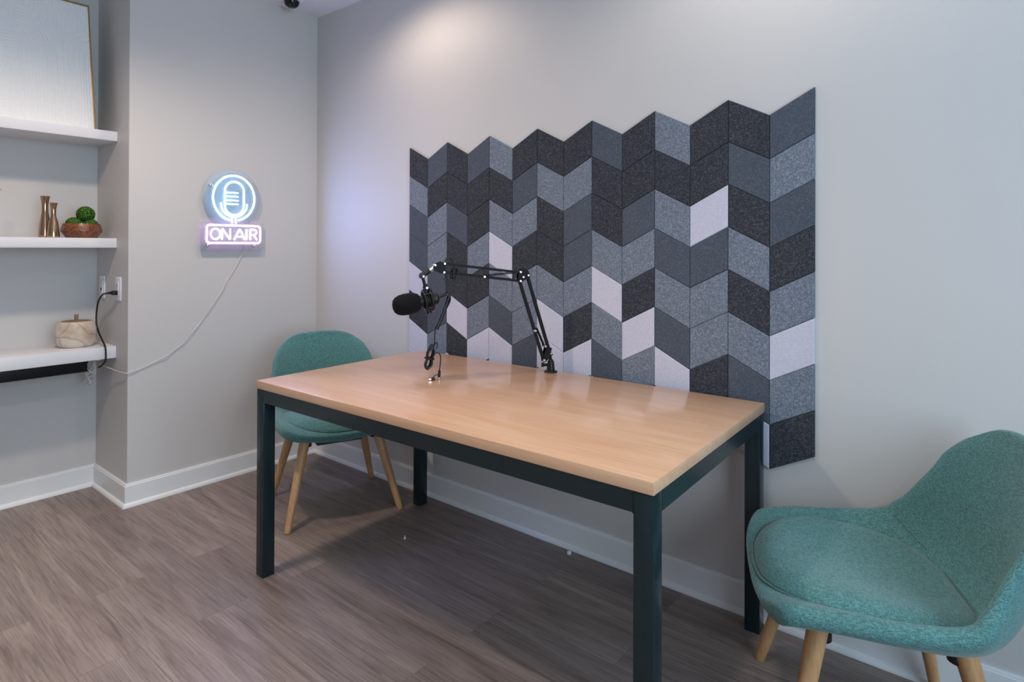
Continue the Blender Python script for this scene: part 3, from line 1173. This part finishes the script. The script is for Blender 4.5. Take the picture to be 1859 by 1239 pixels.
channel(obj('neon_letter', bmR, M['neon_white'], sign, True), [([(-0.452, 1.3305), (-0.452, 1.360), (-0.452, 1.3875), (-0.450, 1.3895), (-0.435, 1.3895)] + arc(-0.431, 1.3745, 0.016, 0.015, 85, -90, 12) + [(-0.447, 1.3595)], LR, False), (((-0.431, 1.3595), (-0.421, 1.345), (-0.4115, 1.3305)), LR, False)])
for (y, z) in ((-0.670, 1.629), (-0.434, 1.627), (-0.684, 1.299), (-0.425, 1.296)):
    bm = bmesh.new()
    add_lathe(bm, [(0, 0.0005), (0.006, 0.0005), (0.006, 0.021), (0.0075, 0.0275), (0.0075, 0.032), (0.006, 0.033), (0, 0.033)], 16, Spt(y, z, 0), (1, 0, 0))
    obj('standoff', bm, M['chrome'], sign, True, True, 40)
bm = bmesh.new()
cordw = catmull([Spt(-0.474, 1.326, 0.020), Spt(-0.476, 1.295, 0.018), Spt(-0.487, 1.258, 0.012), Spt(-0.531, 1.162, 0.006), Spt(-0.580, 1.085, 0.005), Spt(-0.602, 1.047, 0.010),
                 Spt(-0.673, 0.949, 0.012), Spt(-0.710, 0.885, 0.006), Spt(-0.753, 0.843, 0.012), Spt(-0.805, 0.782, 0.010), Spt(-0.842, 0.752, 0.006), Spt(-0.885, 0.726, 0.012),
                 Spt(-0.929, 0.706, 0.008), Spt(-1.005, 0.676, 0.006), Spt(-1.062, 0.664, 0.008), Spt(-1.072, 0.663, -0.008), Spt(-1.078, 0.664, -0.06),
                 Spt(-1.085, 0.668, -0.13), Spt(-1.10, 0.678, -0.20), Spt(-1.11, 0.690, -0.26)], 6)
add_tube(bm, cordw, 0.0024, 8)
obj('power_cord', bm, M['clear_wire'], sign, True)

# the light the sign throws forward into the room
gl = bpy.data.lights.new('neon_sign_glow', 'AREA')
gl.shape = 'RECTANGLE'
gl.size = 0.26
gl.size_y = 0.36
gl.energy = 5.2
gl.color = (0.27, 0.38, 1.0)
glo = bpy.data.objects.new('neon_sign_glow', gl)
COL.objects.link(glo)
glo.location = (SX + 0.008, -0.545, 1.49)
glo.rotation_euler = (0, R(-90), 0)

# ------------------------------------------------------------------ shelves in the alcove
SHF = -0.154
def shelf(label, z_top, th=0.0485):
    bm = bmesh.new()
    add_box(bm, (AD + 0.0005, -2.9, z_top - th), (SHF, AL - 0.001, z_top), 0.0012, 2)
    o = obj('floating_shelf', bm, M['shelf'], None, True, True, 40)
    return tag(o, label, 'shelf', 'white shelves in the alcove')


Z_TOP, Z_MID, Z_LOW = 1.8795, 1.3330, 0.7805
shelf('topmost white wall shelf, holding the leaning white picture', Z_TOP)
shelf('middle white wall shelf, holding vases and the wooden bowl', Z_MID)
shelf('lowest white wall shelf, holding the cream stone jar', Z_LOW, 0.060)

# leaning picture with raised plaster lines
PH, PWD = 0.665, 0.62
pic = thing('picture', 'white textured picture in thin gold frame leaning on the top shelf', 'picture', (-0.205, -1.147, Z_TOP + 0.0028))
lean = math.asin(0.115 / PH)
pic.rotation_euler = (0, -lean, 0)


def relief(a, q):
    """a: distance from right edge, q: height above bottom; returns a ridge height"""
    sp = 0.0118
    def ridge(d, s=sp):
        k = (d / s) % 1.0
        return abs(math.sin(PI * k)) ** 0.6
    # right arch, centre on the right edge
    cq, Rr = 0.375, 0.120
    if a < Rr:
        if q > cq:
            r = math.hypot(a, (q - cq) / 1.3)
            if r < Rr:
                return ridge(Rr - r, 0.0235)
        else:
            return ridge(Rr - a, 0.0235 if q > 0.31 else 0.0118)
    # big left arch
    la, lq, lr = 0.300, 0.385, 0.152
    if la - lr < a < la and q < lq + lr * 1.28:
        if q > lq:
            r = math.hypot(a - la, (q - lq) / 1.28)
            if r < lr:
                return ridge(lr - r, 0.0138)
        else:
            return ridge(a - la + lr, 0.0138)
    if a >= la:
        if q > 0.60:
            return ridge(q, 0.0165)
        if q > 0.45:
            return ridge(a, 0.0118)
        c2a, c2q = 0.34, 0.30
        if q > c2q:
            return ridge(q + 0.012 * math.sin(a * 22), 0.0165)
        if a > c2a:
            r = math.hypot(a - c2a - 0.06, q - c2q + 0.04)
            return ridge(r, 0.0165)
        return ridge(a, 0.0165)
    return ridge(a, sp)


bm = bmesh.new()
NA, NQ = 260, 200
VW = PWD - 0.012
rows = []
for i in range(NQ + 1):
    q = 0.0008 + (PH - 0.009) * i / NQ
    row = []
    for j in range(NA + 1):
        a = 0.005 + VW * (j / NA)
        wob = 0.0016 * noise.noise(Vector((a * 30, q * 9, 0)))
        h = relief(a + wob, q)
        row.append(bm.verts.new((0.0085 + 0.0040 * h, -a, q)))
    rows.append(row)
for i in range(NQ):
    for j in range(NA):
        bm.faces.new((rows[i][j], rows[i + 1][j], rows[i + 1][j + 1], rows[i][j + 1]))
add_box(bm, (-0.012, -PWD + 0.004, 0.003), (0.0055, -0.004, PH - 0.004))
obj('canvas', bm, M['plaster'], pic, True, True, 60)
bm = bmesh.new()
fw = 0.0065
add_box(bm, (-0.014, -fw, 0.0), (0.016, 0, PH), 0.001)
add_box(bm, (-0.014, -PWD, 0.0), (0.016, -PWD + fw, PH), 0.001)
add_box(bm, (-0.014, -PWD + fw, PH - fw), (0.016, -fw, PH), 0.001)
add_box(bm, (-0.014, -PWD + fw, 0.0), (0.004, -fw, 0.003), 0.0)
obj('frame', bm, M['gold'], pic, True, True, 40)


# vases
def vase(label, loc, h, rb, rt, rw):
    bm = bmesh.new()
    prof = [(0, 0), (rb * 0.97, 0), (rb, 0.003), (rb * 0.99, h * 0.08), (rb * 0.90, h * 0.22), (rb * 0.74, h * 0.42), (rw * 1.04, h * 0.62), (rw, h * 0.74), (rw * 1.06, h * 0.83),
            (rt * 0.88, h * 0.93), (rt, h), (rt * 0.93, h), (rt * 0.80, h * 0.93), (rw * 0.9, h * 0.8), (0, h * 0.78)]
    add_lathe(bm, prof, 40)
    o = obj('vase', bm, M['bronze'], None, True, True, 50)
    o.location = loc
    return tag(o, label, 'vase', 'bronze vases on the middle shelf')


vase('taller bronze flared vase on the middle shelf', (-0.285, -1.331, Z_MID + 0.0005), 0.204, 0.0265, 0.0205, 0.0135)
vase('shorter bronze flared vase in front of the taller one', (-0.232, -1.310, Z_MID + 0.0005), 0.170, 0.0265, 0.0165, 0.0105)

# wooden bowl with three moss balls
bw = thing('wooden_bowl', 'faceted dark wooden bowl of moss balls on the middle shelf', 'bowl', (-0.285, -1.178, Z_MID + 0.0005))
bm = bmesh.new()
add_lathe(bm, [(0, 0), (0.064, 0), (0.067, 0.002), (0.0885, 0.034), (0.089, 0.040), (0.080, 0.070), (0.079, 0.0725), (0.073, 0.0725), (0.070, 0.066), (0.074, 0.040), (0.055, 0.012), (0, 0.010)], 44)
obj('body', bm, M['bowl_wood'], bw, True, True, 28)


def moss(label, loc, r, seed):
    bm = bmesh.new()
    bmesh.ops.create_icosphere(bm, subdivisions=5, radius=r)
    for v in bm.verts:
        d = v.co.normalized()
        n1 = noise.noise(d * 9 + Vector((seed, 0, 0)))
        n2 = noise.noise(d * 24 + Vector((0, seed, 0)))
        v.co = d * r * (1 + 0.06 * n1 + 0.10 * n2)
    o = obj('moss_ball', bm, M['moss'], None, True)
    o.location = loc
    return tag(o, label, 'moss ball', 'moss balls in the wooden bowl')


bz = Z_MID
moss('green moss ball at the left of the wooden bowl', (-0.283, -1.2130, bz + 0.0680), 0.036, 1.0)
moss('green moss ball at the right of the wooden bowl', (-0.283, -1.1420, bz + 0.0640), 0.036, 2.3)
moss('topmost green moss ball, heaped on the other two', (-0.290, -1.1600, bz + 0.1225), 0.0400, 4.1)

# stone jar with lid
jar = thing('jar', 'round cream veined stone jar with brown lid on lowest shelf', 'jar', (-0.300, -1.1945, Z_LOW + 0.0005))
bm = bmesh.new()
add_lathe(bm, [(0, 0), (0.066, 0), (0.072, 0.003), (0.080, 0.014), (0.086, 0.034), (0.0885, 0.060), (0.086, 0.090), (0.079, 0.116), (0.0735, 0.127), (0.070, 0.1295), (0.067, 0.128), (0.066, 0.122), (0, 0.121)], 48)
obj('body', bm, M['pot'], jar, True, True, 50)
bm = bmesh.new()
add_lathe(bm, [(0, 0.1215), (0.0645, 0.1215), (0.0645, 0.127), (0.060, 0.130), (0, 0.132)], 40)
lid = obj('lid', bm, M['pot_lid'], jar, True, True, 40)
bm = bmesh.new()
add_lathe(bm, [(0, 0.131), (0.0085, 0.131), (0.0080, 0.145), (0.0095, 0.160), (0.0085, 0.162), (0, 0.162)], 20)
obj('knob', bm, M['pot_lid'], lid, True, True, 40)

# gold ornament whose leaf tip just shows at the picture's left edge
orn = thing('ornament', 'gold leaf ornament on the middle shelf, far left', 'ornament', (-0.30, -1.60, Z_MID + 0.0005))
bm = bmesh.new()
add_lathe(bm, [(0, 0), (0.035, 0), (0.035, 0.006), (0.006, 0.012), (0.004, 0.10), (0.004, 0.22), (0, 0.222)], 24)
obj('stand', bm, M['gold'], orn, True, True, 40)
for k, (z, dy) in enumerate(((0.20, 0.105), (0.17, -0.10), (0.215, -0.06), (0.15, 0.06))):
    bm = bmesh.new()
    e = Vector((0, dy, 0.03))
    add_tube(bm, [(0, 0, z), (0, dy * 0.35, z + 0.012), (0, dy * 0.7, z + 0.020), (0, dy * 0.92, z + 0.0235), (0, dy, z + 0.024)], [0.004, 0.011, 0.010, 0.004, 0.0006], 8)
    obj('leaf', bm, M['gold'], orn, True, True, 40)

# ------------------------------------------------------------------ outlets and wiring by the shelf
def outlet(label, x, zc=1.0755):
    t = thing('wall_outlet', label, 'outlet', (x, AL, zc), 0, 'white wall outlets')
    bm = bmesh.new()
    add_box(bm, (-0.039, -0.006, -0.060), (0.039, -0.0003, 0.060), 0.002)
    obj('cover_plate', bm, M['white_plastic'], t, True, True, 40)
    return t


o1 = outlet('white data outlet plate next to the alcove back wall', -0.357)
bm = bmesh.new()
add_box(bm, (-0.017, -0.0085, -0.034), (0.017, -0.006, 0.034), 0.001)
obj('insert', bm, M['white_plastic'], o1, True, True, 40)
bm = bmesh.new()
add_box(bm, (-0.006, -0.010, -0.018), (0.006, -0.0085, -0.004))
obj('port', bm, M['slot'], o1)
bm = bmesh.new()
add_cyl(bm, (0.026, -0.010, -0.058), (0.026, -0.006, -0.058), 0.003, n=12)
obj('screw', bm, M['chrome'], o1, True, True, 40)
o2 = outlet('white power outlet with a black plug in it', -0.125)
bm = bmesh.new()
add_box(bm, (-0.017, -0.0085, -0.034), (0.017, -0.006, 0.034), 0.001)
obj('insert', bm, M['white_plastic'], o2, True, True, 40)
for zz in (0.014, 0.022):
    for xx in (-0.006, 0.006):
        bm = bmesh.new()
        add_box(bm, (xx - 0.0012, -0.0092, zz - 0.003), (xx + 0.0012, -0.0085, zz + 0.003))
        obj('slot', bm, M['slot'], o2)

pc = thing('power_cord', 'black power cord from outlet down over the lowest shelf', 'cord', (-0.125, AL - 0.008, 1.055))
def W(x, y, z):
    return Vector((x + 0.125, y - AL + 0.008, z - 1.055))
bm = bmesh.new()
add_box(bm, tuple(W(-0.142, AL - 0.030, 1.044)), tuple(W(-0.112, AL - 0.009, 1.066)), 0.003)
add_tube(bm, [W(-0.138, AL - 0.026, 1.055), W(-0.165, AL - 0.034, 1.053), W(-0.185, AL - 0.036, 1.051)], [0.008, 0.0065, 0.0045], 12)
obj('plug', bm, M['black'], pc, True, True, 40)
bm = bmesh.new()
add_tube(bm, catmull([W(-0.180, AL - 0.036, 1.051), W(-0.235, AL - 0.040, 1.040), W(-0.285, AL - 0.042, 1.005), W(-0.305, AL - 0.044, 0.950), W(-0.300, AL - 0.046, 0.893),
                      W(-0.262, AL - 0.048, 0.850), W(-0.198, AL - 0.050, 0.812), W(-0.147, AL - 0.052, 0.782), W(-0.138, AL - 0.052, 0.748), W(-0.141, AL - 0.052, 0.718),
                      W(-0.160, AL - 0.053, 0.700), W(-0.190, AL - 0.055, 0.682), W(-0.215, AL - 0.060, 0.672)], 7), 0.0042, 10)
obj('cord', bm, M['cable'], pc, True)

# black tray under the lowest shelf and the wires hanging beside it
bm = bmesh.new()
add_box(bm, (-0.380, -1.95, 0.657), (-0.220, -1.167, 0.7195), 0.003)
tag(obj('cable_tray', bm, M['black'], None, True, True, 40), 'long black box mounted under the lowest shelf', 'cable tray')

wb = thing('wire_bundle', 'tangle of thin clear wires hanging under the lowest shelf end', 'wires', (-0.26, -1.115, 0.72))
rnd = random.Random(11)
for k in range(7):
    bm = bmesh.new()
    pts = [Vector((-0.02 + 0.02 * rnd.random(), -0.02 * rnd.random(), 0.0))]
    a_ = rnd.random() * 6
    for q in range(7):
        a_ += 1.1 + rnd.random() * 0.8
        pts.append(Vector((-0.045 + 0.045 * math.cos(a_) + 0.02 * (rnd.random() - 0.5), -0.025 + 0.022 * math.sin(a_ * 1.3), -0.055 - 0.014 * q * rnd.random() * (1 if k % 2 else 1.4) - 0.02 * rnd.random() * k / 3)))
    add_tube(bm, catmull(pts, 6), 0.0023, 6)
    obj('wire', bm, M['clear_wire'], wb, True)
for (x, y) in ((-0.015, -0.01), (0.055, -0.012)):
    bm = bmesh.new()
    add_box(bm, (x - 0.008, y - 0.008, -0.010), (x + 0.008, y + 0.008, -0.0003), 0.002)
    obj('cable_hook', bm, M['white_plastic'], wb, True, True, 40)
bm = bmesh.new()
add_tube(bm, catmull([(-0.075, -0.02, -0.012), (-0.085, -0.03, -0.03), (-0.07, -0.03, -0.045), (-0.055, -0.025, -0.03), (-0.07, -0.02, -0.018)], 6), 0.0028, 8)
add_tube(bm, catmull([(-0.07, -0.03, -0.045), (-0.05, -0.03, -0.062), (-0.025, -0.03, -0.068)], 6), 0.0045, 8)
obj('black_lead', bm, M['cable'], wb, True)

# ------------------------------------------------------------------ ceiling dome and debris on the floor
dc = thing('ceiling_dome', 'small black dome detector with white ring on the ceiling', 'detector', (0.138, -0.262, CEIL))
bm = bmesh.new()
add_lathe(bm, [(0.0, -0.0003), (0.066, -0.0003), (0.066, -0.004), (0.060, -0.010), (0.046, -0.012), (0, -0.012)], 40)
obj('ring', bm, M['white_plastic'], dc, True, True, 40)
bm = bmesh.new()
add_lathe(bm, [(0.043, -0.0122), (0.042, -0.022), (0.036, -0.036), (0.022, -0.046), (0.0, -0.049)], 40)
obj('dome', bm, M['black_glass'], dc, True, True, 40)

bm = bmesh.new()
add_box(bm, (-0.007, -0.007, 0.0005), (0.007, 0.007, 0.014), 0.002)
o = obj('wall_anchor', bm, M['white_plastic'], None, True, True, 40)
o.location = (1.956, -0.056, 0)
tag(o, 'tiny white plastic cube on the floor by the baseboard under table', 'plastic bit')
bm = bmesh.new()
add_lathe(bm, [(0, 0.0005), (0.006, 0.0005), (0.0055, 0.004), (0.001, 0.016), (0, 0.016)], 10)
o = obj('plastic_scrap', bm, M['clear_wire'], None, True, True, 40)
o.location = (1.318, -0.405, 0)
tag(o, 'tiny clear plastic scrap on the floor beneath the table', 'plastic bit')
